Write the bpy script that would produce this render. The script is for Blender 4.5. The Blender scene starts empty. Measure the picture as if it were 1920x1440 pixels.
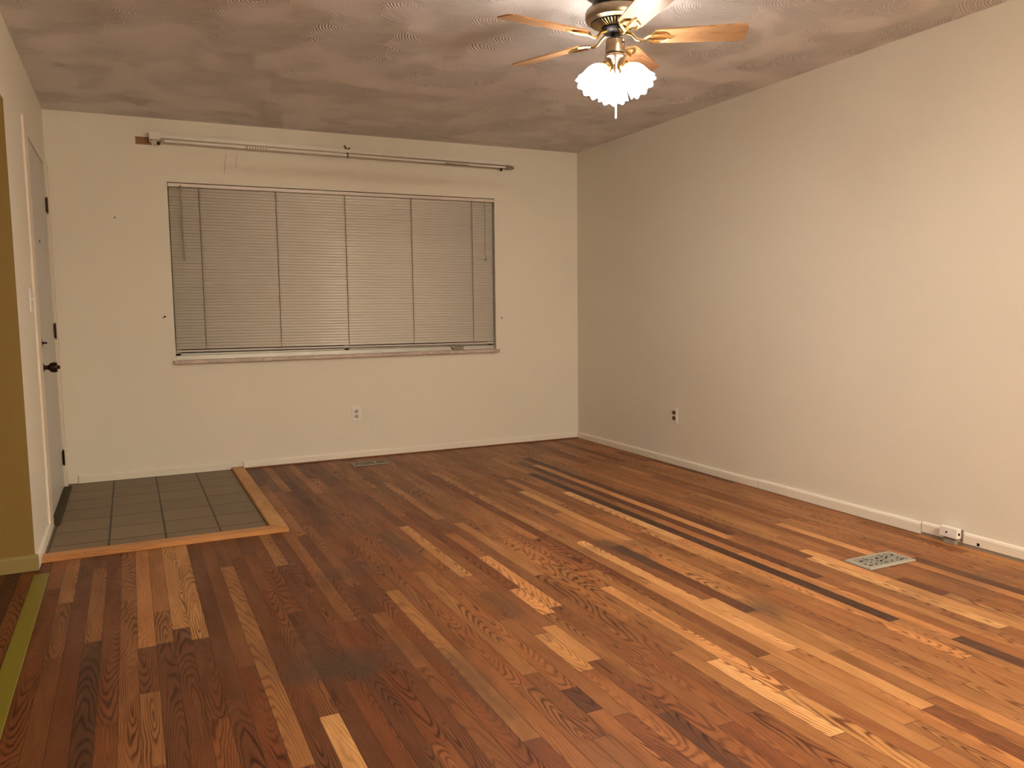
import bpy, bmesh, math, random
from mathutils import Vector, Matrix
random.seed(11)
C = bpy.context.scene.collection
SC = bpy.context.scene
R = math.radians
W = 3.935            # room width: right wall x=0, left wall x=-W, window wall y=0
H = 2.44

# ------------------------------------------------------------------ camera
yaw, pitch, roll, FPX = 0.4447, -0.0959, -0.0119, 1501.0
fw = Vector((math.sin(yaw)*math.cos(pitch), math.cos(yaw)*math.cos(pitch), math.sin(pitch)))
rt0 = Vector((math.cos(yaw), -math.sin(yaw), 0)); up0 = rt0.cross(fw)
cr, sr = math.cos(roll), math.sin(roll)
rt = cr*rt0 + sr*up0; up = -sr*rt0 + cr*up0
cam_data = bpy.data.cameras.new('camera'); cam = bpy.data.objects.new('camera', cam_data); C.objects.link(cam)
cam_data.sensor_fit = 'HORIZONTAL'; cam_data.sensor_width = 36; cam_data.lens = FPX/1920*36
cam_data.clip_start = .02
cam.matrix_world = Matrix(((rt.x, up.x, -fw.x, -3.5058), (rt.y, up.y, -fw.y, -6.0211), (rt.z, up.z, -fw.z, 1.1479), (0, 0, 0, 1)))
SC.camera = cam

# ------------------------------------------------------------------ world, exposure
wd = bpy.data.worlds.new('night'); SC.world = wd; wd.use_nodes = True
wd.node_tree.nodes['Background'].inputs[0].default_value = (.02, .022, .03, 1)
wd.node_tree.nodes['Background'].inputs[1].default_value = .15
SC.view_settings.view_transform = 'Standard'; SC.view_settings.look = 'None'
SC.view_settings.gamma = 1; SC.view_settings.use_curve_mapping = False
SC.view_settings.exposure = 0.93
LAMP_GLASS = 16.0     # frosted shades of the fan light
LAMP_BULB = 430.0     # bulbs inside the shades
REAR_FILL = 82.0     # added fill behind the camera, brightens the window wall

# ------------------------------------------------------------------ material helpers
class NT:
    def __init__(s, name):
        s.m = bpy.data.materials.new(name); s.m.use_nodes = True
        s.t = s.m.node_tree; s.n = s.t.nodes; s.l = s.t.links
        s.b = s.n['Principled BSDF']
    def node(s, typ, **kw):
        nd = s.n.new(typ)
        for k, v in kw.items(): setattr(nd, k, v)
        return nd
    def put(s, sock, v):
        if v is None: return
        if hasattr(v, 'is_output') or isinstance(v, bpy.types.NodeSocket): s.l.new(v, sock)
        else: sock.default_value = v
    def math(s, op, a, b=None, c=None, clamp=False):
        nd = s.node('ShaderNodeMath', operation=op); nd.use_clamp = clamp
        s.put(nd.inputs[0], a)
        if b is not None: s.put(nd.inputs[1], b)
        if c is not None: s.put(nd.inputs[2], c)
        return nd.outputs[0]
    def vmath(s, op, a, b=None, out=0):
        nd = s.node('ShaderNodeVectorMath', operation=op); s.put(nd.inputs[0], a)
        if b is not None: s.put(nd.inputs[1], b)
        return nd.outputs[out]
    def comb(s, x, y, z=0.0):
        nd = s.node('ShaderNodeCombineXYZ')
        for i, v in enumerate((x, y, z)): s.put(nd.inputs[i], v)
        return nd.outputs[0]
    def sep(s, v):
        nd = s.node('ShaderNodeSeparateXYZ'); s.put(nd.inputs[0], v); return nd.outputs
    def noise(s, vec, scale, detail=3, rough=.5, out=0, dim='3D', dist=0):
        nd = s.node('ShaderNodeTexNoise', noise_dimensions=dim); s.put(nd.inputs['Vector'], vec)
        nd.inputs['Scale'].default_value = scale; nd.inputs['Detail'].default_value = detail
        nd.inputs['Roughness'].default_value = rough; nd.inputs['Distortion'].default_value = dist
        return nd.outputs[out]
    def mix(s, f, a, b, blend='MIX'):
        nd = s.node('ShaderNodeMix', data_type='RGBA', blend_type=blend)
        s.put(nd.inputs[0], f); s.put(nd.inputs[6], a); s.put(nd.inputs[7], b)
        return nd.outputs[2]
    def ramp(s, f, stops):
        nd = s.node('ShaderNodeValToRGB'); s.put(nd.inputs[0], f)
        e = nd.color_ramp.elements
        while len(e) < len(stops): e.new(.5)
        for i, (p, c) in enumerate(stops): e[i].position = p; e[i].color = c if len(c) == 4 else (*c, 1)
        return nd.outputs[0]
    def smooth(s, v, a, b, c=0.0, d=1.0):
        nd = s.node('ShaderNodeMapRange', interpolation_type='SMOOTHSTEP')
        s.put(nd.inputs[0], v)
        for i, x in enumerate((a, b, c, d)): nd.inputs[i+1].default_value = x
        return nd.outputs[0]
    def bump(s, h, dist=.002, strength=1):
        nd = s.node('ShaderNodeBump'); s.put(nd.inputs['Height'], h)
        nd.inputs['Distance'].default_value = dist; nd.inputs['Strength'].default_value = strength
        s.l.new(nd.outputs[0], s.b.inputs['Normal'])
    def pos(s): return s.node('ShaderNodeNewGeometry').outputs['Position']
    def obj(s): return s.node('ShaderNodeTexCoord').outputs['Object']
    def set(s, col=None, rough=None, metal=None, spec=None):
        if col is not None: s.put(s.b.inputs['Base Color'], col if not isinstance(col, tuple) or len(col) == 4 else (*col, 1))
        if rough is not None: s.put(s.b.inputs['Roughness'], rough)
        if metal is not None: s.b.inputs['Metallic'].default_value = metal
        if spec is not None: s.b.inputs['Specular IOR Level'].default_value = spec
        return s

def paint(name, col, rough=.6, var=.04, bump=.0006, scale=60, spec=.4):
    t = NT(name); p = t.pos()
    n = t.noise(p, 1.3, 4)
    a = tuple(c*(1-var) for c in col); b = tuple(min(1, c*(1+var)) for c in col)
    t.set(t.mix(n, (*a, 1), (*b, 1)), rough, 0, spec)
    if bump: t.bump(t.noise(p, scale, 4, .6), bump)
    return t.m

def plain(name, col, rough=.5, metal=0, spec=.5, var=.08, scale=25):
    t = NT(name); n = t.noise(t.obj(), scale, 3)
    a = tuple(c*(1-var) for c in col); b = tuple(min(1, c*(1+var)) for c in col)
    t.set(t.mix(n, (*a, 1), (*b, 1)), rough, metal, spec)
    return t.m

def make_wood(name, planks=True, tones=None, rough=.34, figure=1.0):
    """Oak: each plank carries its own tone and offset in a face attribute, grain from plank uv."""
    t = NT(name)
    uv = t.node('ShaderNodeUVMap', uv_map='UVMap').outputs[0]
    u, v, _ = t.sep(uv)
    at = t.node('ShaderNodeVertexColor', layer_name='plank').outputs[0]
    tone, rnd, ln = t.sep(at)
    rnd2 = t.math('FRACT', t.math('MULTIPLY', rnd, 37.7))
    rnd3 = t.math('FRACT', t.math('MULTIPLY', rnd, 91.3))
    off = t.math('MULTIPLY', rnd, 50)
    # cathedral figure: long ellipses around a random centre of each plank
    cu = t.math('MULTIPLY', t.math('SUBTRACT', u, t.math('MULTIPLY', t.math('SUBTRACT', rnd2, .3), .09)), 1.0)
    cv = t.math('MULTIPLY', t.math('SUBTRACT', v, t.math('MULTIPLY', rnd3, 1.3)), .075)
    wob = t.noise(t.comb(t.math('MULTIPLY', u, 7), t.math('ADD', t.math('MULTIPLY', v, 1.5), off), off), 1.5, 2, .45)
    wob2 = t.noise(t.comb(t.math('MULTIPLY', u, 60), t.math('ADD', t.math('MULTIPLY', v, 7), off), off), 1.2, 2, .5)
    rad = t.math('SQRT', t.math('ADD', t.math('MULTIPLY', cu, cu), t.math('MULTIPLY', cv, cv)))
    rad = t.math('ADD', rad, t.math('MULTIPLY', wob, .050))
    rad = t.math('ADD', rad, t.math('MULTIPLY', wob2, .0030))
    freq = t.math('ADD', 820, t.math('MULTIPLY', rnd3, 520))
    ring = t.math('ADD', t.math('MULTIPLY', t.math('SINE', t.math('MULTIPLY', rad, freq)), .5), .5)
    ring = t.math('POWER', ring, 2.6)
    ringamt = t.smooth(rnd2, .1, .6, .35, 1)
    amt2 = t.smooth(t.noise(t.comb(t.math('MULTIPLY', u, 14), t.math('ADD', t.math('MULTIPLY', v, 2.2), off), off), 1.5, 2), .34, .62, .35, 1)
    pores = t.noise(t.comb(t.math('MULTIPLY', u, 420), t.math('ADD', t.math('MULTIPLY', v, 9), off), off), 1, 3, .65)
    pores = t.smooth(pores, .52, .72)
    cloud = t.noise(t.comb(t.math('MULTIPLY', u, 8), t.math('ADD', t.math('MULTIPLY', v, 1.7), off), off), 1.7, 4, .6)
    base = t.ramp(tone, tones or [(0, (.075, .032, .018)), (.22, (.190, .068, .024)), (.5, (.395, .182, .062)), (.75, (.56, .285, .102)), (1, (.76, .44, .18))])
    hue = t.mix(t.smooth(rnd3, .2, .9, 0, .35), base, t.mix(1, base, (1.12, .80, .66, 1), 'MULTIPLY'))
    hue = t.mix(t.smooth(cloud, .35, .7, 0, .55), hue, t.mix(1, hue, (.62, .55, .50, 1), 'MULTIPLY'))
    dark = t.mix(1, hue, (.27, .17, .12, 1), 'MULTIPLY')
    f = t.math('MULTIPLY', t.math('MULTIPLY', t.math('MULTIPLY', ring, ringamt), amt2), figure)
    col = t.mix(f, hue, dark)
    col = t.mix(t.math('MULTIPLY', pores, .55*(.4+.6*figure)), col, dark)
    h = t.math('SUBTRACT', 0, t.math('MULTIPLY', f, .25))
    rg = t.math('ADD', rough, t.math('MULTIPLY', cloud, .22))
    if planks:
        # hairline between boards and at butt ends
        e1 = t.smooth(t.math('MINIMUM', u, t.math('SUBTRACT', .057, u)), .0003, .0014, 1, 0)
        e2 = t.smooth(t.math('MINIMUM', v, t.math('SUBTRACT', t.math('MULTIPLY', ln, 4), v)), .0004, .0018, 1, 0)
        gap = t.math('MAXIMUM', e1, e2)
        col = t.mix(t.math('MULTIPLY', gap, .72), col, (.02, .009, .005, 1))
        h = t.math('SUBTRACT', h, t.math('MULTIPLY', gap, 1.2))
        # old stains in the boards: x, y, radius across, radius along, strength
        p = t.pos(); px, py, _z = t.sep(p)
        wn = t.noise(p, 7, 4, .6)
        for sx, sy, ra, rb, st in ((-2.375, -2.30, .10, .30, .5), (-1.459, -2.97, .07, .26, .7), (-2.685, -2.62, .20, .12, .35), (-2.255, -3.30, .05, .35, .5),
                                   (-2.924, -3.53, .28, .16, .62), (-2.603, -3.85, .07, .40, .5), (-1.40, -3.77, .10, .12, .65), (-2.46, -1.95, .05, .25, .35),
                                   (-1.48, -2.85, .30, .10, .28), (-3.05, -3.35, .22, .22, .3), (-.45, -3.95, .35, .18, .3)):
            dx = t.math('DIVIDE', t.math('SUBTRACT', px, sx), ra); dy = t.math('DIVIDE', t.math('SUBTRACT', py, sy), rb)
            d = t.math('SQRT', t.math('ADD', t.math('MULTIPLY', dx, dx), t.math('MULTIPLY', dy, dy)))
            d = t.math('ADD', d, t.math('MULTIPLY', t.math('SUBTRACT', wn, .5), 1.6))
            col = t.mix(t.smooth(d, .25, 1.15, st, 0), col, (.060, .038, .026, 1))
    t.set(col, rg, 0, .24)
    t.bump(h, .0006, .6)
    return t.m

def make_ceiling():
    """Plaster ceiling combed in overlapping fan-shaped swirls."""
    t = NT('swirled_plaster'); p = t.pos(); x, y, _ = t.sep(p)
    w = t.noise(p, 2.0, 2, .5, out=1)
    q = t.vmath('ADD', t.comb(x, t.math('MULTIPLY', y, 1.25), 0.0), t.vmath('MULTIPLY', t.vmath('SUBTRACT', w, (.5, .5, .5)), (.16, .16, 0)))
    qx, qy, _q = t.sep(q)
    hh, ww, RR = .235, .40, .30      # row spacing, swirl spacing, swirl radius
    row0 = t.math('FLOOR', t.math('ADD', t.math('DIVIDE', t.math('SUBTRACT', qy, RR), hh), 1))
    ds = []
    for j in range(3):
        row = t.math('ADD', row0, j)
        rj = t.math('FRACT', t.math('MULTIPLY', t.math('SINE', t.math('MULTIPLY', row, 12.99)), 43.7))
        ox = t.math('MULTIPLY', rj, ww)
        lx = t.math('SUBTRACT', t.math('FRACT', t.math('DIVIDE', t.math('ADD', qx, t.math('ADD', ox, 20*ww)), ww)), .5)
        lx = t.math('MULTIPLY', lx, ww); ly = t.math('SUBTRACT', qy, t.math('MULTIPLY', row, hh))
        ds.append(t.math('SQRT', t.math('ADD', t.math('MULTIPLY', lx, lx), t.math('MULTIPLY', ly, ly))))
    def pick(dj, els):
        ins = t.math('LESS_THAN', dj, RR)
        return t.math('ADD', t.math('MULTIPLY', dj, ins), t.math('MULTIPLY', els, t.math('SUBTRACT', 1, ins)))
    d = pick(ds[0], pick(ds[1], ds[2]))
    rings = t.math('SINE', t.math('MULTIPLY', t.math('ADD', d, t.math('MULTIPLY', t.noise(p, 9, 2), .008)), 420))
    fade = t.smooth(t.noise(p, 3.2, 2), .38, .56)
    h = t.math('ADD', t.math('MULTIPLY', t.math('MULTIPLY', rings, fade), .24), t.math('MULTIPLY', d, 5.0))
    h = t.math('ADD', h, t.math('MULTIPLY', t.noise(p, 90, 4, .7), .25))
    t.set((.82, .785, .77), .8, 0, .25)
    t.bump(h, .015, .9)
    return t.m

M = {}
M['wall'] = paint('cream_wall_paint', (.80, .76, .65), .55, .03, .0009, 38, .35)
M['wall_l'] = M['wall']
M['ceiling'] = make_ceiling()
M['olive'] = paint('olive_wall_paint', (.27, .178, .045), .5, .04, .0008, 45, .35)
M['olive_trim'] = paint('olive_trim_paint', (.32, .25, .09), .45, .05, .0004, 60)
M['trim'] = paint('cream_trim_paint', (.84, .79, .68), .42, .05, .0007, 30, .45)
M['casing'] = paint('casing_paint', (.78, .70, .58), .45, .03, .0004, 40, .4)
M['door'] = paint('grey_white_door_paint', (.60, .585, .53), .45, .03, .0004, 30, .45)
M['floor'] = make_wood('oak_strip_floor')
M['border'] = make_wood('raw_oak_trim', planks=False, rough=.45, tones=[(0, (.52, .27, .10)), (1, (.70, .40, .17))], figure=.3)
M['blade'] = make_wood('light_oak_blade', planks=False, rough=.3, tones=[(0, (.46, .25, .11)), (1, (.66, .42, .22))], figure=.5)
M['bronze'] = plain('dark_bronze', (.045, .026, .018), .32, .85, .5)
M['brass'] = plain('antique_brass', (.36, .29, .20), .30, 1, .5, .12, 18)
M['nickel'] = plain('warm_brushed_nickel', (.55, .46, .36), .26, 1, .5)
M['gold'] = plain('bright_brass', (.80, .60, .28), .22, 1, .5)
M['black'] = plain('black_metal', (.015, .014, .014), .4, .3)
M['hole'] = plain('dark_void', (.006, .005, .004), .9, 0, .1)
M['white'] = plain('white_plastic', (.86, .83, .78), .38)
M['almond'] = plain('almond_plastic', (.86, .80, .69), .38)
M['socket_brown'] = plain('brown_plastic', (.10, .05, .022), .4)
M['socket_white'] = plain('grey_white_plastic', (.52, .46, .40), .4)
M['enamel'] = plain('white_enamel', (.80, .76, .68), .28, .0, .6)
M['metal_and_shade'] = plain('grey_metal_and_shade', (.30, .25, .19), .4, .5)  # grey metal fittings, and shade painted behind the rod channels
M['blind'] = plain('cream_aluminium_slat', (.76, .72, .635), .36, .0, .55, .02)
M['headrail'] = plain('cream_rail_enamel', (.72, .64, .56), .35, .0, .55, .02)
M['cord'] = plain('tan_cord', (.24, .18, .12), .8)
M['register'] = plain('grey_painted_steel', (.40, .385, .33), .42, .2)
M['frame'] = plain('mill_aluminium', (.56, .55, .50), .4, .4)
M['bare'] = plain('bare_brown_plaster', (.30, .17, .085), .8, 0, .2)
M['umber'] = plain('dark_brown_strip', (.20, .075, .035), .5)
M['dirt'] = plain('scuffed_base', (.27, .24, .20), .7)
M['strip'] = paint('olive_yellow_strip', (.22, .185, .02), .45, .06, .0003)

def make_tile():
    t = NT('slate_floor_tile'); p = t.pos(); x, y, _ = t.sep(p)
    P = .2605
    fx = t.math('FRACT', t.math('DIVIDE', t.math('ADD', x, 3.65+P*4 + .0), P))
    fy = t.math('FRACT', t.math('DIVIDE', t.math('ADD', y, 1.6+P*4), P))
    dx = t.math('MINIMUM', fx, t.math('SUBTRACT', 1, fx)); dy = t.math('MINIMUM', fy, t.math('SUBTRACT', 1, fy))
    g = t.smooth(t.math('MINIMUM', dx, dy), .012, .026, 1, 0)
    ix = t.math('FLOOR', t.math('DIVIDE', t.math('ADD', x, 3.65+P*4), P)); iy = t.math('FLOOR', t.math('DIVIDE', t.math('ADD', y, 1.6+P*4), P))
    wn = t.node('ShaderNodeTexWhiteNoise', noise_dimensions='2D'); t.put(wn.inputs['Vector'], t.comb(ix, iy))
    n = t.noise(p, 8, 5, .65)
    c = t.mix(n, (.165, .112, .060, 1), (.27, .195, .112, 1))
    c = t.mix(t.math('MULTIPLY', wn.outputs[0], .45), c, (.15, .105, .068, 1))
    c = t.mix(t.math('MULTIPLY', g, 1.0), c, (.035, .024, .015, 1))
    t.set(c, .5, 0, .4); t.bump(t.math('SUBTRACT', t.math('MULTIPLY', n, .25), g), .002, .7)
    return t.m
M['tile'] = make_tile()

def make_marble():
    t = NT('worn_marble_sill'); p = t.pos()
    n = t.noise(p, 14, 5, .65, dist=1.2); n2 = t.noise(p, 45, 3, .6)
    c = t.mix(t.smooth(n, .35, .65), (.60, .52, .44, 1), (.46, .36, .31, 1))
    c = t.mix(t.smooth(n2, .66, .74), c, (.13, .08, .05, 1))
    t.set(c, .4); return t.m
M['marble'] = make_marble()

def make_glass():
    t = NT('window_glass'); t.set((.9, .95, .93), .02); t.b.inputs['Transmission Weight'].default_value = 1
    t.b.inputs['IOR'].default_value = 1.45; return t.m
M['glass'] = make_glass()

def emitter(name, col, st):
    t = NT(name); t.set(col, .3)
    t.b.inputs['Emission Color'].default_value = (*col, 1); t.b.inputs['Emission Strength'].default_value = st
    return t.m
LCOL = (1.0, .91, .83)
M['shade'] = emitter('lit_frosted_glass', LCOL, LAMP_GLASS)
M['bulb'] = emitter('lit_bulb', LCOL, LAMP_BULB)

# ------------------------------------------------------------------ mesh helpers
def link(name, bm, mat, parent=None, smooth=False, keep=False):
    me = bpy.data.meshes.new(name)
    if not keep: bmesh.ops.recalc_face_normals(bm, faces=bm.faces)
    bm.to_mesh(me); bm.free()
    if smooth:
        for f in me.polygons: f.use_smooth = True
        try: me.set_sharp_from_angle(angle=R(38))
        except Exception: pass
    o = bpy.data.objects.new(name, me); C.objects.link(o)
    if mat: me.materials.append(mat)
    if parent: o.parent = parent
    return o
def empty(name, loc=(0, 0, 0), rz=0):
    o = bpy.data.objects.new(name, None); C.objects.link(o); o.location = loc; o.rotation_euler = (0, 0, rz)
    o.empty_display_size = .05
    return o
def tag(o, label, cat, group=None, kind=None):
    o['label'] = label; o['category'] = cat
    if group: o['group'] = group
    if kind: o['kind'] = kind
    return o
def struct(o, label=None):
    o['kind'] = 'structure'
    if label: o['label'] = label
    return o
def box(bm, x0, x1, y0, y1, z0, z1, bev=0, seg=1):
    vs = [bm.verts.new((x, y, z)) for x in (x0, x1) for y in (y0, y1) for z in (z0, z1)]
    q = [(0, 1, 3, 2), (4, 6, 7, 5), (0, 4, 5, 1), (2, 3, 7, 6), (0, 2, 6, 4), (1, 5, 7, 3)]
    fs = [bm.faces.new([vs[i] for i in a]) for a in q]
    if bev:
        es = list({e for f in fs for e in f.edges})
        bmesh.ops.bevel(bm, geom=es, offset=bev, segments=seg, profile=.6, affect='EDGES')
def boxes(*bs, bev=0, seg=1):
    bm = bmesh.new()
    for b in bs: box(bm, *b, bev=bev, seg=seg)
    return bm
def lathe(bm, prof, n=32, mat=None, rimwave=None):
    """prof: (r, z) pairs; axis +z; mat places it."""
    rings = []
    for k, (r, z) in enumerate(prof):
        ring = []
        for i in range(n):
            a = 2*math.pi*i/n; rr, zz = r, z
            if rimwave: rr, zz = rimwave(k, a, r, z)
            p = Vector((rr*math.cos(a), rr*math.sin(a), zz))
            ring.append(bm.verts.new(mat @ p if mat else p))
        rings.append(ring)
    for a, b in zip(rings, rings[1:]):
        for i in range(n): bm.faces.new((a[i], a[(i+1) % n], b[(i+1) % n], b[i]))
    return rings
def cap(bm, ring): bm.faces.new(ring)
def solid(bm, prof, n=32, mat=None):
    r = lathe(bm, prof, n, mat); cap(bm, r[0]); cap(bm, r[-1])
def tube(bm, pts, r, n=8, radii=None):
    pts = [Vector(p) for p in pts]; rings = []
    prev = None
    for i, p in enumerate(pts):
        d = (pts[min(i+1, len(pts)-1)]-pts[max(i-1, 0)]).normalized()
        if prev is None:
            a = Vector((0, 0, 1)) if abs(d.z) < .9 else Vector((1, 0, 0)); u = d.cross(a).normalized()
        else: u = (prev - d*prev.dot(d)).normalized()
        prev = u; v = d.cross(u); rr = radii[i] if radii else r
        rings.append([bm.verts.new(p + rr*(math.cos(t)*u+math.sin(t)*v)) for t in [2*math.pi*k/n for k in range(n)]])
    for a, b in zip(rings, rings[1:]):
        for i in range(n): bm.faces.new((a[i], a[(i+1) % n], b[(i+1) % n], b[i]))
    cap(bm, rings[0]); cap(bm, rings[-1])
def rects_with_hole(bm, axis, a0, a1, z0, z1, t0, t1, hole):
    """slab spanning a0..a1 x z0..z1 with one rectangular hole (h0,h1,hz0,hz1); axis 'x': runs along x, thick in y."""
    h0, h1, g0, g1 = hole
    As = [a0, h0, h1, a1]; Zs = [z0, g0, g1, z1]
    if g0 <= z0+1e-6: Zs = [z0, g1, z1]
    hz = 0 if len(Zs) == 3 else 1
    def P(a, t, z): return (a, t, z) if axis == 'x' else (t, a, z)
    vd = {}
    def V(i, j, k):
        key = (i, j, k)
        if key not in vd: vd[key] = bm.verts.new(P(As[i], (t0, t1)[k], Zs[j]))
        return vd[key]
    cells = {(i, j) for i in range(3) for j in range(len(Zs)-1)} - {(1, hz)}
    for i, j in cells:
        for k in (0, 1): bm.faces.new((V(i, j, k), V(i+1, j, k), V(i+1, j+1, k), V(i, j+1, k)))
        for di, dj, e in ((-1, 0, ((i, j), (i, j+1))), (1, 0, ((i+1, j), (i+1, j+1))), (0, -1, ((i, j), (i+1, j))), (0, 1, ((i, j+1), (i+1, j+1)))):
            if (i+di, j+dj) not in cells:
                (a, b), (c, d) = e; bm.faces.new((V(a, b, 0), V(c, d, 0), V(c, d, 1), V(a, b, 1)))

# ------------------------------------------------------------------ room shell
XL, YF = -6.9, -7.6           # far side of the neighbouring space, wall behind the camera
T = .12
YR = -1.955                   # face of the olive return wall
WX0, WX1, WZ0, WZ1 = -3.220, -.776, .800, 2.024
bm = bmesh.new(); rects_with_hole(bm, 'x', -W-T, T, -.05, H, 0, .16, (WX0, WX1, WZ0, WZ1))
wall_back = struct(link('wall_back', bm, M['wall']), 'cream wall with the blinded picture window')
bm = boxes((0, T, YF-T, 0, -.05, H)); struct(link('wall_right', bm, M['wall']), 'long bare cream wall on the right')
DY0, DY1, DZ = -1.15, -.13, 2.075
bm = bmesh.new(); rects_with_hole(bm, 'y', YR, 0, -.05, H, -W-T, -W, (DY0, DY1, -.05, DZ))
wl = struct(link('wall_left', bm, M['wall']), 'short cream wall around the entry door')
bm = boxes((-W-T, -W, YF, YR, 2.05, H)); struct(link('wall_left_header', bm, M['wall'], wl))
bm = boxes((XL, -W-.0008, YR-.001, YR+T, -.05, H)); 
struct(link('wall_return', bm, M['olive']), 'olive painted wall beyond the left opening')
bm = boxes((XL-T, XL, YF-T, YR+T, -.05, H)); struct(link('wall_far_left', bm, M['olive']))
bm = boxes((XL-T, T, YF-T, YF, -.05, H)); struct(link('wall_front', bm, M['wall']))
bm = boxes((XL-T, T, YF-T, .16, H, H+.1)); struct(link('ceiling', bm, M['ceiling']), 'white plaster ceiling combed in swirls')

# ---- oak strip floor, one mesh of individual strips
PW = .057
special = {  # strip index: (y_near_window, y_near_camera, tone)
 66: [(-1.85, -2.474, .50)], 61: [(-1.85, -3.085, .62)], 59: [(-1.85, -2.962, .72)], 58: [(-1.85, -2.20, .72), (-2.20, -3.092, .68)],
 64: [(-2.05, -2.95, .40)], 51: [(-1.3, -2.398, .46)], 53: [(-3.83, -5.0, .84)], 55: [(-2.3, -4.06, .43)], 60: [(-1.85, -2.75, .45)],
 62: [(-1.85, -4.1, .36)], 63: [(-1.85, -3.6, .22)], 65: [(-2.2, -4.4, .16)], 57: [(-1.85, -3.6, .14)],
 56: [(-2.0, -3.4, .25)], 54: [(-2.2, -3.75, .20)], 52: [(-3.0, -4.6, .12)],
 14: [(-.62, -2.95, .06)], 16: [(-.75, -3.62, .10)], 17: [(-3.2, -4.28, .70), (-4.28, -5.2, .06)], 18: [(-1.15, -4.08, .00)],
 15: [(-.9, -3.0, .72)], 19: [(-1.75, -2.9, .95), (-2.9, -4.4, .70)], 25: [(-2.85, -3.78, .10)], 26: [(-3.6, -4.56, .74), (-4.56, -5.6, .20)],
 27: [(-2.7, -4.1, .92)], 29: [(-.9, -3.3, .22)], 32: [(-4.04, -4.55, 1.0)], 31: [(-3.3, -4.30, .80), (-4.3, -5.3, .62)], 38: [(-3.55, -3.87, .64), (-4.25, -5.2, .10)],
 6: [(-3.62, -4.4, .14)], 11: [(-3.78, -3.99, .20), (-3.99, -4.7, .55)], 12: [(-3.3, -3.78, .86)], 36: [(-2.70, -3.40, .78)], 37: [(-3.15, -3.45, .78)],
 39: [(-2.03, -2.92, .70), (-3.60, -3.92, .70)], 41: [(-4.0, -4.15, .06)], 13: [(-3.4, -4.3, .90)], 8: [(-2.9, -3.55, .80)], 34: [(-1.0, -2.1, .30)],
 21: [(-1.2, -2.3, .30)], 23: [(-1.6, -2.8, .75)], 44: [(-2.6, -3.6, .28)],
}
bm = bmesh.new(); uvl = bm.loops.layers.uv.new('UVMap'); cl = bm.loops.layers.float_color.new('plank')
def plank(x0, y0, y1, tone, z=0.0):
    vs = [bm.verts.new(p) for p in ((x0, y0, z), (x0+PW, y0, z), (x0+PW, y1, z), (x0, y1, z))]
    f = bm.faces.new(vs); L = y1-y0; rd = random.random()
    for lp, (u, v) in zip(f.loops, ((0, 0), (PW, 0), (PW, L), (0, L))):
        lp[uvl].uv = (u, v); lp[cl] = (tone, rd, L/4, 1)
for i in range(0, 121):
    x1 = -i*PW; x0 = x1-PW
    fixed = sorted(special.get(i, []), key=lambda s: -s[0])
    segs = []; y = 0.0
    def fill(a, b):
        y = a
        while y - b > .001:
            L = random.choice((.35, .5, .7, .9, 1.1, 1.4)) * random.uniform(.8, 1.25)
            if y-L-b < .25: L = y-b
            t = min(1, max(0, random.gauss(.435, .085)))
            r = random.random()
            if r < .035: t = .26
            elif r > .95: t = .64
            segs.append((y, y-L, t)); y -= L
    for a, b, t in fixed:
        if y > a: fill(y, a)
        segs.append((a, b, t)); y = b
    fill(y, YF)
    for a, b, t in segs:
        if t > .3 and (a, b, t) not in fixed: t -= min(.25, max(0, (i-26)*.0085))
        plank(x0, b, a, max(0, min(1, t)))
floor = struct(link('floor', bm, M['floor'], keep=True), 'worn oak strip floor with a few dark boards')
bm = boxes((XL-T, T, YF-T, .16, -.06, -.004)); struct(link('subfloor', bm, M['hole'], floor))

# ---- tiled entry and its oak border
bm = boxes((-W-.10, -2.885, -1.77, 0, -.003, .006)); struct(link('floor_entry_tiles', bm, M['tile']), 'brown tiled entry floor in front of the door')
def wood_bar(name, p0, p1, width, z0, z1, mat, tone, miter0=0, miter1=0, parent=None, bev=.004):
    """bar from p0 to p1 (centre line of outer edge), width to the left of the direction."""
    p0, p1 = Vector((*p0, 0)), Vector((*p1, 0)); d = (p1-p0).normalized(); nn = Vector((-d.y, d.x, 0)); L = (p1-p0).length
    b = bmesh.new()
    pts = [p0, p1, p1+nn*width-d*miter1, p0+nn*width+d*miter0]
    lo = [b.verts.new((p.x, p.y, z0)) for p in pts]; hi = [b.verts.new((p.x, p.y, z1)) for p in pts]
    b.faces.new(lo[::-1]); top = b.faces.new(hi)
    for i in range(4): b.faces.new((lo[i], lo[(i+1) % 4], hi[(i+1) % 4], hi[i]))
    bmesh.ops.bevel(b, geom=list(top.edges), offset=bev, segments=2, affect='EDGES')
    ul = b.loops.layers.uv.new('UVMap'); c2 = b.loops.layers.float_color.new('plank'); rd = random.random()
    for f in b.faces:
        for lp in f.loops:
            q = lp.vert.co-p0; lp[ul].uv = (q.dot(nn)+lp.vert.co.z*.7, q.dot(d)); lp[c2] = (tone, rd, 1, 1)
    o = link(name, b, mat, parent); return o
o = wood_bar('trim_1', (-W+.002, -1.842), (-2.808, -1.842), .082, .0, .022, M['border'], .45, 0, .082)
struct(o, 'raw oak border strip along the front of the tiles')
o = wood_bar('trim_2', (-2.808, -1.842), (-2.808, -.014), .084, .0, .022, M['border'], .55, .084, 0)
struct(o, 'raw oak border strip between tiles and boards')
# flat olive strip where the neighbouring floor starts
struct(link('trim_3', boxes((-W-.003, -W+.058, YF, -2.03, -.002, .004), bev=.0015), M['strip']), 'olive yellow floor strip under the left opening')

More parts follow.
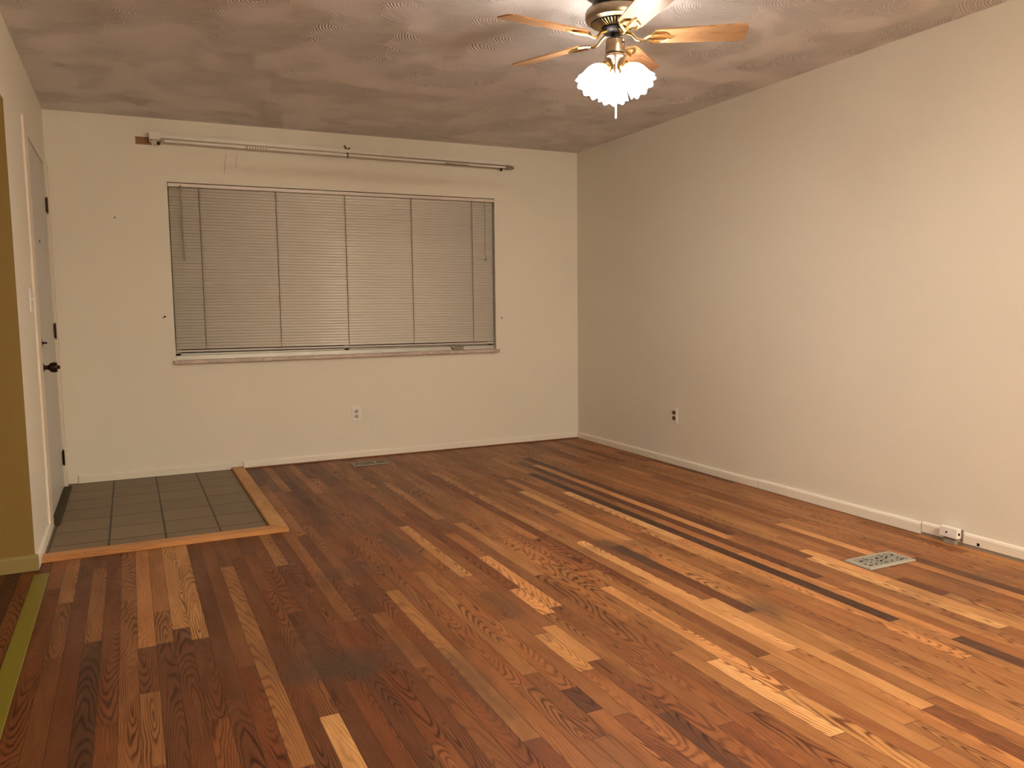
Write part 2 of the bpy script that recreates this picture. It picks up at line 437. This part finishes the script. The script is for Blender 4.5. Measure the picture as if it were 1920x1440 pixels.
# ---- baseboards
def base_profile(name, a0, a1, wall, mat, h=.055, t=.013, zb=.003):
    b = bmesh.new()
    prof = [(0, zb), (t, zb), (t, h-.012), (t-.003, h-.004), (t-.008, h), (0, h)]
    ends = []
    for a in (a0, a1):
        ring = []
        for d, z in prof:
            if wall == 'right': p = (-d, a, z)
            elif wall == 'back': p = (a, -d, z)
            elif wall == 'left': p = (-W+d, a, z)
            else: p = (a, YR-d, z)
            ring.append(b.verts.new(p))
        ends.append(ring)
    n = len(prof)
    for i in range(n): b.faces.new((ends[0][i], ends[0][(i+1) % n], ends[1][(i+1) % n], ends[1][i]))
    b.faces.new(ends[0]); b.faces.new(ends[1])
    return struct(link(name, b, mat))
o = base_profile('baseboard_right', -.013, -2.243, 'right', M['trim'], .055); o['label'] = 'baseboard piece nearest the far corner'
o = base_profile('baseboard_right', -2.249, -3.384, 'right', M['trim'], .060, .015); o['label'] = 'middle baseboard piece of the right wall'
o = base_profile('baseboard_right', -3.390, YF, 'right', M['trim'], .066, .013, .016); o['label'] = 'raised baseboard piece beside the cable box'
struct(link('scuffed_gap', boxes((-.010, 0, YF, -3.39, 0, .016)), M['dirt'], o))
# chipped spot
struct(link('chip', boxes((-.0137, -.012, -3.690, -3.678, .020, .034)), M['hole'], o))
base_profile('baseboard_back', -2.805, -.014, 'back', M['trim'], .058, .013, .010)['label'] = 'white baseboard under the window'
struct(link('trim_4', boxes((-2.805, 0, -.020, 0, 0, .010), bev=.002), M['umber']), 'dark shoe strip along the window wall')  # dark brown strip along the foot of the baseboard
base_profile('baseboard_back', -3.86, -2.895, 'back', M['wall'], .060, .010, .006)['label'] = 'cream baseboard behind the entry tiles'
base_profile('baseboard_left', YR, DY0-.168, 'left', M['wall'], .060, .012)['label'] = 'cream baseboard beside the door casing'
base_profile('baseboard_return', -W+.012, XL, 'return', M['olive_trim'], .075, .012)['label'] = 'olive painted baseboard of the return wall'

# ---- wall marks
struct(link('bare_patch', boxes((-3.402, -3.302, -.0008, 0, 2.262, 2.312)), M['bare'], wall_back))
for x, z, r in ((-3.552, 1.772, .005), (-3.278, 1.109, .007), (-3.290, 1.103, .004), (-.722, 1.059, .006)):
    b = bmesh.new(); solid(b, [(r, 0), (r*.5, .0012)], 10, Matrix.Translation((x, 0, z)) @ Matrix.Rotation(R(90), 4, 'X'))
    struct(link('nail_hole', b, M['hole'], wall_back))
for pts in ([(-2.828, 2.235), (-2.836, 2.20), (-2.842, 2.16), (-2.848, 2.10)], [(-2.755, 2.24), (-2.765, 2.19), (-2.764, 2.15)]):
    b = bmesh.new(); tube(b, [(x, -.0003, z) for x, z in pts], .0011, 5)
    struct(link('scratch', b, M['bare'], wall_back))

# ------------------------------------------------------------------ entry door in left wall
door = struct(empty('door_1', (-W, DY1, 0)), 'flat grey-white entry door with bronze knob'); 
def dl(b): return b
def dobj(name, b, mat, smooth=False, parent=None):
    o = link(name, b, mat, None, smooth); o.parent = parent or door
    o.matrix_parent_inverse = Matrix.Translation((-W, DY1, 0)).inverted() if not parent else parent.matrix_parent_inverse
    return o
slab = dobj('door_panel', boxes((-W-.044, -W-.003, DY0+.006, DY1-.004, .022, DZ-.006), bev=.002), M['door'])
dobj('door_casing', boxes((-W, -W+.012, DY0-.165, DY0-.002, .0, 2.125), bev=.003, seg=2), M['casing'])
dobj('hinge_casing', boxes((-W, -W+.014, DY1+.004, -.045, .006, 2.09), bev=.003), M['casing'])
dobj('threshold', boxes((-W-.11, -W+.040, DY0, DY1, .004, .018), bev=.004), plain('dark_threshold', (.06, .045, .022), .7, 0, .2))
dobj('door_stop', boxes((-W-.10, -W-.046, DY0, DY0+.012, .02, DZ-.002), (-W-.10, -W-.046, DY1-.012, DY1, .02, DZ-.002), (-W-.10, -W-.046, DY0, DY1, DZ-.014, DZ-.002)), M['casing'])
for z in (1.82, 1.03, .21):
    b = bmesh.new()
    for k in range(5): solid(b, [(.0048, -.044+k*.018), (.0048, -.028+k*.018)], 12, Matrix.Translation((-W+.006, DY1-.002, z)))
    solid(b, [(.0030, -.054), (.0035, .052)], 10, Matrix.Translation((-W+.006, DY1-.002, z)))
    box(b, -W-.001, -W+.0015, DY1-.04, DY1-.004, z-.044, z+.044)
    dobj('hinge', b, M['bronze'], True)
RX = Matrix.Rotation(R(90), 4, 'Y')
ky = -1.065
b = bmesh.new(); Mk = Matrix.Translation((-W-.003, ky, .853)) @ RX
solid(b, [(.034, 0), (.033, .004), (.022, .010), (.012, .014), (.0115, .028), (.017, .034), (.025, .042), (.0275, .052), (.0275, .066), (.026, .073)], 28, Mk)
dobj('door_knob', b, M['bronze'], True)
b = bmesh.new(); solid(b, [(.009, .0725), (.011, .078), (.008, .085), (.003, .087)], 16, Mk); dobj('thumb_button', b, M['bronze'], True)
b = bmesh.new(); Mk2 = Matrix.Translation((-W-.003, ky, .985)) @ RX
solid(b, [(.034, 0), (.034, .004), (.029, .009), (.010, .010), (.009, .014)], 24, Mk2); box(b, -W+.008, -W+.030, ky-.016, ky+.016, .981, .990, bev=.002)
dobj('deadbolt', b, M['bronze'], True)
b = bmesh.new(); solid(b, [(.009, 0), (.009, .003), (.005, .004)], 14, Matrix.Translation((-W-.003, -.72, 1.55)) @ RX); dobj('peephole', b, M['bronze'], True)

# light switch on the wall piece beside the door
sw = tag(empty('light_switch', (-W, -1.45, 1.21)), 'white toggle light switch on the short left wall beside the door casing', 'light switch')
link('switch_plate', boxes((0, .006, -.036, .036, -.058, .058), bev=.002), M['white'], sw)
b = bmesh.new(); tube(b, [(.004, 0, .0), (.012, 0, .003), (.022, 0, .008)], .005, 8, [.006, .005, .004]); link('toggle', b, M['almond'], sw, True)

# ------------------------------------------------------------------ window
win = struct(empty('window_1', (0, 0, 0)), 'wide picture window behind the lowered blind')
link('window_frame', boxes((WX0, WX1, .085, .125, WZ0, WZ0+.05), (WX0, WX1, .085, .125, WZ1-.04, WZ1), (WX0, WX0+.04, .085, .125, WZ0, WZ1), (WX1-.04, WX1, .085, .125, WZ0, WZ1), (-2.02, -1.98, .085, .125, WZ0, WZ1), bev=.003), M['frame'], win)
link('pane', boxes((WX0+.03, WX1-.03, .103, .109, WZ0+.03, WZ1-.03)), M['glass'], win)
link('stop_strip', boxes((WX0+.002, WX1-.002, .038, .060, WZ0, WZ0+.036), bev=.002), M['frame'], win)
link('window_sill', boxes((WX0-.012, WX1+.014, -.044, .0, WZ0-.018, WZ0+.006), (WX0+.001, WX1-.001, -.004, .15, WZ0-.001, WZ0+.006), bev=.0025, seg=2), M['marble'], win)
b = boxes((-1.150, -1.062, .006, .034, WZ0+.006, WZ0+.034), bev=.004, seg=2); box(b, -1.165, -1.11, .006, .012, WZ0+.022, WZ0+.044, bev=.003)
link('window_latch', b, M['metal_and_shade'], win)

# ------------------------------------------------------------------ mini blind
bl = tag(empty('window_blind', ((WX0+WX1)/2, .02, WZ1)), 'closed cream mini blind filling the picture window', 'window blind')
cx0 = (WX0+WX1)/2; BY = .030
def bobj(name, b, mat, smooth=False):
    o = link(name, b, mat, bl, smooth); o.matrix_parent_inverse = Matrix.Translation((cx0, .02, WZ1)).inverted(); return o
bx0, bx1 = WX0+.008, WX1-.010
bobj('headrail', boxes((WX0+.003, WX1-.001, .004, .030, 1.996, 2.019), bev=.0015), M['headrail'])
NS = 54
b = bmesh.new(); ztop = 1.984
for i in range(NS):
    # each slat: narrow curved strip, closed, overlapping the one below; blind sags slightly to the right
    zl = ztop - i*(ztop-.892)/(NS-1); zr = ztop - i*(ztop-.880)/(NS-1)
    jl, jr = random.uniform(-.0007, .0007), random.uniform(-.0007, .0007)
    prof = []
    for k in range(6):
        s = k/5; zz = (.5-s)*.0245; yy = .0065*(.5-s) + .0034*(1-(2*s-1)**2)*-1
        prof.append((BY+yy, zz))
    A = [b.verts.new((bx0, y+jl, zl+z)) for y, z in prof]; B = [b.verts.new((bx1, y+jr, zr+z)) for y, z in prof]
    for k in range(5): b.faces.new((A[k], B[k], B[k+1], A[k+1]))
sl = bobj('slats', b, M['blind'], True)
md = sl.modifiers.new('thickness', 'SOLIDIFY'); md.thickness = .0005
b = bmesh.new(); vs = []
zlb, zrb = .868, .856
for (x, z) in ((bx0+.004, zlb), (bx1-.004, zrb)):
    vs.append([b.verts.new((x, BY+dy, z+dz)) for dy, dz in ((-.010, .005), (-.011, 0), (-.008, -.006), (.010, -.006), (.011, .0), (.009, .005))])
for k in range(6): b.faces.new((vs[0][k], vs[0][(k+1) % 6], vs[1][(k+1) % 6], vs[1][k]))
b.faces.new(vs[0]); b.faces.new(vs[1])
bobj('bottom_rail', b, M['headrail'])
for x in (-3.020, -2.500, -1.997, -1.478, -.968):
    zb = .862 + (.012)*(1-(x-bx0)/(bx1-bx0))
    b = bmesh.new(); tube(b, [(x-.0015, BY-.0085, 1.995), (x, BY-.009, 1.5), (x+.001, BY-.009, .95), (x+.002, BY-.0095, zb)], .0016, 6)
    tube(b, [(x+.004, BY-.0075, 1.995), (x+.003, BY-.0085, 1.4), (x+.003, BY-.009, zb)], .0009, 5)
    bobj('ladder_cord', b, M['cord'], True)
b = bmesh.new(); tube(b, [(-3.137, -.004, 1.992), (-3.138, -.010, 1.75), (-3.136, -.014, 1.492)], .0042, 6, [.0034, .0040, .0048]); tube(b, [(-3.137, .006, 2.002), (-3.137, -.005, 1.995), (-3.137, -.006, 1.972)], .006, 8)
bobj('tilt_wand', b, plain('smoky_wand_plastic', (.30, .23, .15), .12, 0, .8), True)
b = bmesh.new()
tube(b, [(-.862, .0, 1.99), (-.861, -.002, 1.85), (-.862, -.003, 1.72), (-.866, -.004, 1.64), (-.864, -.004, 1.58), (-.857, -.004, 1.55)], .0018, 6)
solid(b, [(.002, .016), (.006, 0), (.005, -.008)], 10, Matrix.Translation((-.861, -.004, 1.533)))
bobj('lift_cord', b, M['cord'], True)

# ------------------------------------------------------------------ curtain rod above the window
rod = tag(empty('curtain_rod', (-1.98, 0, 2.30)), 'white metal traverse curtain rod mounted above the window', 'curtain rod')
def robj(name, bmx, mat, smooth=False):
    o = link(name, bmx, mat, rod, smooth); o.matrix_parent_inverse = Matrix.Translation((-1.98, 0, 2.30)).inverted(); return o
def slanted(x0, x1, z0a, z0b, z1a, z1b, y0, y1, bev=0):
    b = bmesh.new()
    v = [b.verts.new(p) for p in ((x0, y0, z0a), (x1, y0, z1a), (x1, y0, z1b), (x0, y0, z0b), (x0, y1, z0a), (x1, y1, z1a), (x1, y1, z1b), (x0, y1, z0b))]
    for q in ((0, 1, 2, 3), (7, 6, 5, 4), (0, 4, 5, 1), (1, 5, 6, 2), (2, 6, 7, 3), (3, 7, 4, 0)): b.faces.new([v[i] for i in q])
    if bev: bmesh.ops.bevel(b, geom=list(b.edges), offset=bev, segments=2, affect='EDGES')
    return b
ra, rb = -3.255, -.66
robj('rod_channel', slanted(ra, rb, 2.302, 2.326, 2.286, 2.310, -.062, -.048, .003), M['enamel'])
robj('rod_lower_channel', slanted(ra+.03, rb-.03, 2.279, 2.292, 2.263, 2.276, -.056, -.044, .002), M['enamel'])
robj('rod_slot_shade', slanted(ra+.01, rb, 2.272, 2.304, 2.256, 2.288, -.046, -.040), M['metal_and_shade'])  # dark strip stands in for shade between and under the channels
robj('end_bracket', boxes((-3.318, -3.250, -.063, -.056, 2.290, 2.338), (-3.318, -3.312, -.060, 0, 2.272, 2.338), (-3.318, -3.300, -.060, -.02, 2.272, 2.279), bev=.001), M['enamel'])
b = boxes((-.665, -.62, -.060, 0, 2.262, 2.270), (-.69, -.655, -.064, -.04, 2.262, 2.286), (-.624, -.620, -.03, 0, 2.26, 2.285), bev=.001)
tube(b, [(-.66, -.05, 2.272), (-.64, -.04, 2.262), (-.625, -.03, 2.272), (-.612, -.03, 2.268)], .003, 6)
robj('end_bracket', b, M['metal_and_shade'])
robj('end_cap', boxes((-.662, -.605, -.064, -.056, 2.284, 2.312), bev=.001), M['enamel'])
for x, z in ((-3.262, 2.268), (-.735, 2.250)):
    b = bmesh.new(); solid(b, [(.004, .012), (.012, .006), (.010, -.006), (.003, -.014)], 12, Matrix.Translation((x, -.052, z))); robj('pulley', b, M['bronze'], True)
b = boxes((-1.990, -1.975, -.06, 0, 2.316, 2.322), (-1.990, -1.975, -.004, 0, 2.300, 2.345), (-1.988, -1.977, -.056, -.050, 2.270, 2.318))
tube(b, [(-1.985, -.05, 2.272), (-1.985, -.052, 2.258), (-1.975, -.052, 2.252)], .0022, 6)
mb = robj('middle_bracket', b, M['bronze'])
for sx, sz in ((-1.990, 2.352), (-1.955, 2.338)):
    b = bmesh.new(); solid(b, [(.007, 0), (.005, .005)], 8, Matrix.Translation((sx, 0, sz)) @ Matrix.Rotation(R(90), 4, 'X')); robj('anchor_screw', b, M['bronze'])
robj('master_carrier', slanted(-2.70, -2.56, 2.268, 2.288, 2.264, 2.283, -.062, -.054), M['metal_and_shade'])
b = bmesh.new()
for k in range(7): box(b, -2.69+k*.018, -2.682+k*.018, -.066, -.06, 2.270, 2.288, bev=.001)
robj('carrier', b, M['almond'])
robj('overlap_arm', slanted(-1.22, -1.02, 2.258, 2.272, 2.256, 2.268, -.066, -.058, .001), M['metal_and_shade'])

# ------------------------------------------------------------------ outlets
def outlet(name, label, loc, rz, plate, face, group=None):
    o = tag(empty(name, loc, rz), label, 'electrical outlet')
    link('cover_plate', boxes((-.035, .035, -.0055, 0, -.057, .057), bev=.0025, seg=2), plate, o)
    for s in (1, -1):
        b = bmesh.new(); n = 28; ring = []
        for lvl, yy in ((1, -.0045), (1, -.0085)):
            rr = []
            for i in range(n):
                a = 2*math.pi*i/n; x = .0168*math.cos(a); z = max(-.0135, min(.0135, .0168*math.sin(a)))
                rr.append(b.verts.new((x, yy, z+s*.0195)))
            ring.append(rr)
        for i in range(n): b.faces.new((ring[0][i], ring[0][(i+1) % n], ring[1][(i+1) % n], ring[1][i]))
        b.faces.new(ring[1])
        f = link('receptacle', b, face, o)
        h = bmesh.new()
        box(h, -.0075, -.0055, -.0092, -.0084, s*.0195, s*.0195+.008); box(h, .0055, .0075, -.0092, -.0084, s*.0195-.001, s*.0195+.008)
        solid(h, [(.0028, 0), (.0028, .0008)], 10, Matrix.Translation((0, -.0084, s*.0195-.007)) @ Matrix.Rotation(R(90), 4, 'X'))
        link('slots', h, M['hole'], f)
    b = bmesh.new(); solid(b, [(.003, 0), (.0025, .0012)], 12, Matrix.Translation((0, -.0055, 0)) @ Matrix.Rotation(R(90), 4, 'X')); link('screw', b, M['nickel'], o)
    return o
outlet('wall_outlet', 'white duplex outlet with pale sockets on the cream wall under the window', (-1.964, 0, .346), 0, M['white'], M['socket_white'])
outlet('wall_outlet', 'outlet with dark brown sockets low on the right wall', (0, -1.375, .360), R(-90), M['almond'], M['socket_brown'])

# ------------------------------------------------------------------ cable box on the baseboard
jb = tag(empty('cable_box', (-.013, -3.555, .02)), 'small white surface cable box mounted on the right wall baseboard', 'cable box')
link('box_body', boxes((-.034, -.001, -.045, .045, .014, .062), bev=.003, seg=2), M['white'], jb)
b = bmesh.new(); solid(b, [(.005, 0), (.004, .0015)], 12, Matrix.Translation((-.034, .008, .038)) @ Matrix.Rotation(R(-90), 4, 'Y')); link('screw', b, M['bronze'], jb)
b = bmesh.new(); solid(b, [(.0075, 0), (.006, .002)], 12, Matrix.Translation((-.018, -.0445, .036)) @ Matrix.Rotation(R(90), 4, 'X')); link('jack', b, M['hole'], jb)
link('mounting_bracket', boxes((-.026, .0, -.030, .028, -.018, .016)), M['dirt'], jb)
link('back_plate', boxes((-.004, .0, -.055, -.044, .002, .058)), M['metal_and_shade'], jb)

# ------------------------------------------------------------------ floor registers
def register(name, label, cx, cy, LX, LY, rim, rz, matg, seed, group):
    o = tag(empty(name, (cx, cy, 0), rz), label, 'floor register', group)
    b = bmesh.new(); h0, h1 = .0015, .0075
    ix, iy = LX/2-rim, LY/2-rim
    # rim ring with a chamfered outside
    loops = []
    for (ax, ay, z) in ((LX/2, LY/2, h0), (LX/2-.004, LY/2-.004, h1), (ix, iy, h1), (ix, iy, h0)):
        loops.append([b.verts.new(p) for p in ((-ax, -ay, z), (ax, -ay, z), (ax, ay, z), (-ax, ay, z))])
    for A, B in zip(loops, loops[1:]):
        for i in range(4): b.faces.new((A[i], A[(i+1) % 4], B[(i+1) % 4], B[i]))
    link('rim', b, matg, o)
    # scrollwork
    g = bmesh.new()
    def ribbon(pts, w):
        up_, dn = [], []
        for i, p in enumerate(pts):
            a = Vector(pts[max(i-1, 0)]); c = Vector(pts[min(i+1, len(pts)-1)]); d = (c-a).normalized(); nn = Vector((-d.y, d.x))
            ww = w*(.75+.5*math.sin(math.pi*i/(len(pts)-1)))
            q0 = Vector(p)+nn*ww; q1 = Vector(p)-nn*ww
            cl_ = lambda q: (max(-ix, min(ix, q.x)), max(-iy, min(iy, q.y)))
            up_.append([g.verts.new((*cl_(q0), z)) for z in (h1-.0005, h0)]); dn.append([g.verts.new((*cl_(q1), z)) for z in (h1-.0005, h0)])
        for i in range(len(pts)-1):
            g.faces.new((up_[i][0], up_[i+1][0], dn[i+1][0], dn[i][0]))
            g.faces.new((up_[i][1], up_[i+1][1], up_[i+1][0], up_[i][0])); g.faces.new((dn[i][0], dn[i+1][0], dn[i+1][1], dn[i][1]))
    rr = random.Random(seed)
    nx = 5; cw = 2*ix/nx; ww = .0024
    for i in range(nx):
        for j in (-1, 1):
            c = (-ix+cw*(i+.5), j*iy*.5); sgn = 1 if (i+(j > 0)) % 2 else -1
            sp = []
            for k in range(22):
                s = k/21; a = sgn*(s*4.6*math.pi/2)+(.6 if j > 0 else 3.6); rad = (.12+.88*s)*min(cw, iy)*.56
                sp.append((c[0]+rad*math.cos(a)*1.05, c[1]+rad*math.sin(a)))
            ribbon(sp, ww)
            ribbon([(c[0]-cw*.55, c[1]+j*iy*.5), (c[0]-cw*.2, c[1]+j*iy*.28), (c[0]+cw*.1, c[1]+j*iy*.45), (c[0]+cw*.5, c[1]+j*iy*.5)], ww*.9)
    for i in range(nx+1):
        x = -ix+cw*i; ribbon([(x, -iy), (x+cw*.16, -iy*.5), (x-cw*.12, 0), (x+cw*.14, iy*.5), (x, iy)], ww*.9)
    ribbon([(-ix+2*ix*k/20, iy*.16*math.sin(k*1.35)) for k in range(21)], ww*1.1)
    link('grille', g, matg, o)
    link('duct', boxes((-ix-.002, ix+.002, -iy-.002, iy+.002, .0003, .0012)), M['hole'], o)
    return o
register('floor_register', 'grey scrollwork floor register near the right wall', -.535, -3.583, .285, .145, .020, 0, M['register'], 1, None)
register('floor_register', 'tarnished scrollwork floor register under the window', -1.945, -.262, .265, .135, .015, 0, plain('tarnished_steel', (.27, .235, .17), .45, .3), 3, None)

# ------------------------------------------------------------------ ceiling fan
FX, FY = -1.627, -3.109
fan = tag(empty('ceiling_fan', (FX, FY, H)), 'antique brass ceiling fan with five light oak blades and lit tulip shades', 'ceiling fan')
def fobj(name, b, mat, smooth=True, parent=None):
    return link(name, b, mat, parent or fan, smooth)
Z = lambda z: z-H
b = bmesh.new(); solid(b, [(.128, Z(2.4395)), (.128, Z(2.430)), (.118, Z(2.420)), (.098, Z(2.412)), (.095, Z(2.405))], 48); fobj('canopy', b, M['bronze'])
b = bmesh.new(); solid(b, [(.092, Z(2.410)), (.094, Z(2.392)), (.088, Z(2.370))], 40); fobj('motor_neck', b, M['black'])
b = bmesh.new(); solid(b, [(.088, Z(2.374)), (.106, Z(2.370)), (.118, Z(2.360)), (.1225, Z(2.350)), (.1225, Z(2.328)), (.119, Z(2.318)), (.100, Z(2.309)), (.060, Z(2.297)), (.052, Z(2.295))], 56)
hou = fobj('motor_housing', b, M['brass'])
b = bmesh.new()          # vent fins on the underside
for k in range(44):
    a = 2*math.pi*k/44; ca, sa = math.cos(a), math.sin(a)
    p0 = Vector((.058*ca, .058*sa, Z(2.2945))); p1 = Vector((.099*ca, .099*sa, Z(2.3070))); s = Vector((-sa, ca, 0))*.0019
    dn = Vector((0, 0, -.004))
    vs = [b.verts.new(q) for q in (p0-s, p0+s, p1+s, p1-s, p0-s+dn, p0+s+dn, p1+s+dn, p1-s+dn)]
    for q in ((0, 1, 2, 3), (7, 6, 5, 4), (0, 4, 5, 1), (1, 5, 6, 2), (2, 6, 7, 3), (3, 7, 4, 0)): b.faces.new([vs[i] for i in q])
fobj('vent_fins', b, M['gold'], False, hou)
b = bmesh.new(); lathe(b, [(.0565, Z(2.2955)), (.0565, Z(2.2925)), (.1, Z(2.3055)), (.1, Z(2.3085))], 56); fobj('vent_slots', b, M['hole'], True, hou)
b = bmesh.new(); solid(b, [(.054, Z(2.297)), (.056, Z(2.285)), (.048, Z(2.272)), (.030, Z(2.264))], 32); fobj('rotor', b, M['black'])
b = bmesh.new(); solid(b, [(.016, Z(2.268)), (.016, Z(2.244))], 20); fobj('stem', b, M['black'])
b = bmesh.new(); solid(b, [(.018, Z(2.248)), (.036, Z(2.245)), (.0405, Z(2.240)), (.0415, Z(2.198)), (.039, Z(2.189)), (.030, Z(2.187))], 36)
swh = fobj('switch_housing', b, M['nickel'])
b = bmesh.new(); solid(b, [(.0045, 0), (.003, .006)], 10, Matrix.Translation((.0405*math.cos(R(-70)), .0405*math.sin(R(-70)), Z(2.226))) @ Matrix.Rotation(R(-70), 4, 'Z') @ RX); fobj('reverse_switch', b, M['black'], True, swh)
b = bmesh.new(); solid(b, [(.030, Z(2.189)), (.043, Z(2.183)), (.044, Z(2.172)), (.036, Z(2.160)), (.024, Z(2.146)), (.020, Z(2.136)), (.022, Z(2.128)), (.019, Z(2.120)), (.021, Z(2.112)), (.018, Z(2.104)), (.008, Z(2.100))], 32)
fobj('light_fitter', b, M['nickel'])
yw = 25.48
# blades and irons
def blade_bm():
    """blade along +x, root at .15, tip at .535, pitched."""
    b = bmesh.new(); n = 16; top = []
    outline = []
    def halfw(s): return .050+.013*s
    pts = []
    x0, x1 = .150, .535
    for k in range(7):   # rounded root
        a = math.pi/2+math.pi*k/6; pts.append((x0+.028+.028*math.cos(a), .050*math.sin(a)))
    pts = [(x, y) for x, y in pts]
    for k in range(1, 5): s = k/5; pts.append((x0+.03+(x1-x0-.06)*s, -halfw(s)))
    rr = .030
    for k in range(6): a = -math.pi/2+math.pi/2*k/5; pts.append((x1-rr+rr*math.cos(a)-.0, -halfw(1)+rr+rr*math.sin(a)))
    for k in range(6): a = math.pi/2*k/5; pts.append((x1-rr+rr*math.cos(a), halfw(1)-rr+rr*math.sin(a)))
    for k in range(4, 0, -1): s = k/5; pts.append((x0+.03+(x1-x0-.06)*s, halfw(s)))
    ul = b.loops.layers.uv.new('UVMap'); c2 = b.loops.layers.float_color.new('plank'); rd = random.random()
    hi = [b.verts.new((x, y, .003)) for x, y in pts]; lo = [b.verts.new((x, y, -.003)) for x, y in pts]
    b.faces.new(hi); b.faces.new(lo[::-1])
    for i in range(len(pts)): b.faces.new((lo[i], lo[(i+1) % len(pts)], hi[(i+1) % len(pts)], hi[i]))
    for f in b.faces:
        for lp in f.loops: lp[ul].uv = (lp.vert.co.y+.06, lp.vert.co.x); lp[c2] = (.55, rd, 1, 1)
    bmesh.ops.rotate(b, verts=b.verts, cent=(0, 0, 0), matrix=Matrix.Rotation(R(-12), 3, 'X'))
    return b
def iron_bm():
    b = bmesh.new()
    tube(b, [(.045, .0, .020), (.070, -.004, .010), (.088, -.002, -.010), (.108, 0, -.014), (.135, 0, -.008)], .006, 8, [.008, .007, .006, .0065, .006])
    for s in (-1, 1):
        tube(b, [(.120, 0, -.010), (.140, s*.016, -.007+s*-.003), (.162, s*.034, -.006-s*.007), (.200, s*.030, -.0065-s*.0065), (.222, s*.012, -.0065-s*.003)], .0045, 6, [.005, .006, .007, .006, .004])
    tube(b, [(.130, 0, -.008), (.175, 0, -.0075), (.225, 0, -.0065), (.245, 0, -.0055)], .006, 8, [.006, .009, .007, .003])
    return b
for k in range(5):
    az = -6+72*k-yw
    o = fobj('blade', blade_bm(), M['blade'], False); o.location = (0, 0, Z(2.252)); o.rotation_euler = (0, 0, R(az))
    i_ = fobj('blade_iron', iron_bm(), M['gold'], True, o)
# shades with bulbs
def shade_bm(r0=.0):
    b = bmesh.new()
    prof = [(.019, 0), (.026, -.008), (.038, -.020), (.048, -.036), (.0535, -.055), (.055, -.074), (.057, -.094), (.063, -.114)]
    def wave(k, a, r, z):
        f = max(0, (k-3)/4); m = math.cos(a*10)
        return r*(1+.05*f*m), z-.005*f*m
    lathe(b, prof, 60, None, wave); return b
for az in (-33, 86, 207):
    a = R(az-yw); tilt = R(40)     # from straight down towards horizontal
    Mx = Matrix.Translation((.050*math.cos(a), .050*math.sin(a), Z(2.128))) @ Matrix.Rotation(a, 4, 'Z') @ Matrix.Rotation(-tilt, 4, 'Y')
    b = shade_bm(); bmesh.ops.transform(b, matrix=Mx, verts=b.verts)
    s = fobj('lamp_shade', b, M['shade']); sm = s.modifiers.new('thickness', 'SOLIDIFY'); sm.thickness = .002; sm.offset = 0
    b = bmesh.new(); solid(b, [(.012, .020), (.024, .012), (.026, -.004), (.021, -.010)], 24, Mx); fobj('socket_cup', b, M['gold'], True, s)
    b = bmesh.new(); solid(b, [(.012, -.010), (.016, -.022), (.026, -.042), (.029, -.058), (.025, -.074), (.014, -.084), (.004, -.088)], 24, Mx); fobj('bulb', b, M['bulb'], True, s)
b = bmesh.new(); tube(b, [(.002, -.004, Z(2.104)), (.002, -.004, Z(2.000))], .0012, 6)
solid(b, [(.0022, Z(2.003)), (.0035, Z(1.992)), (.0038, Z(1.945)), (.0048, Z(1.928)), (.002, Z(1.924))], 12, Matrix.Translation((.002, -.004, 0)))
fobj('pull_chain', b, M['white'])

# ------------------------------------------------------------------ added fill light behind the camera, lifts the back wall
M['fill_glass'] = emitter('fill_glow', (1.0, .85, .68), REAR_FILL)
fill_light = tag(empty('added_fill_light', (-1.6, -6.75, H)), 'added fill light, unseen, shaped as a long wraparound fixture', 'fill light')
link('light_base', boxes((-.61, .61, -.13, .13, -.030, 0), bev=.004), M['enamel'], fill_light)
b = bmesh.new(); ends = []
for x in (-.595, .595):
    ends.append([b.verts.new((x, .125*math.cos(a), -.030-.060*abs(math.sin(a))**.6)) for a in [math.pi*k/14 for k in range(15)]])
for k in range(14): b.faces.new((ends[0][k], ends[0][k+1], ends[1][k+1], ends[1][k]))
b.faces.new(ends[0]); b.faces.new(ends[1])
link('diffuser', b, M['fill_glass'], fill_light, True)
for x in (-.605, .605): link('end_cap', boxes((x-.010, x+.010, -.128, .128, -.092, -.028), bev=.004), M['enamel'], fill_light)
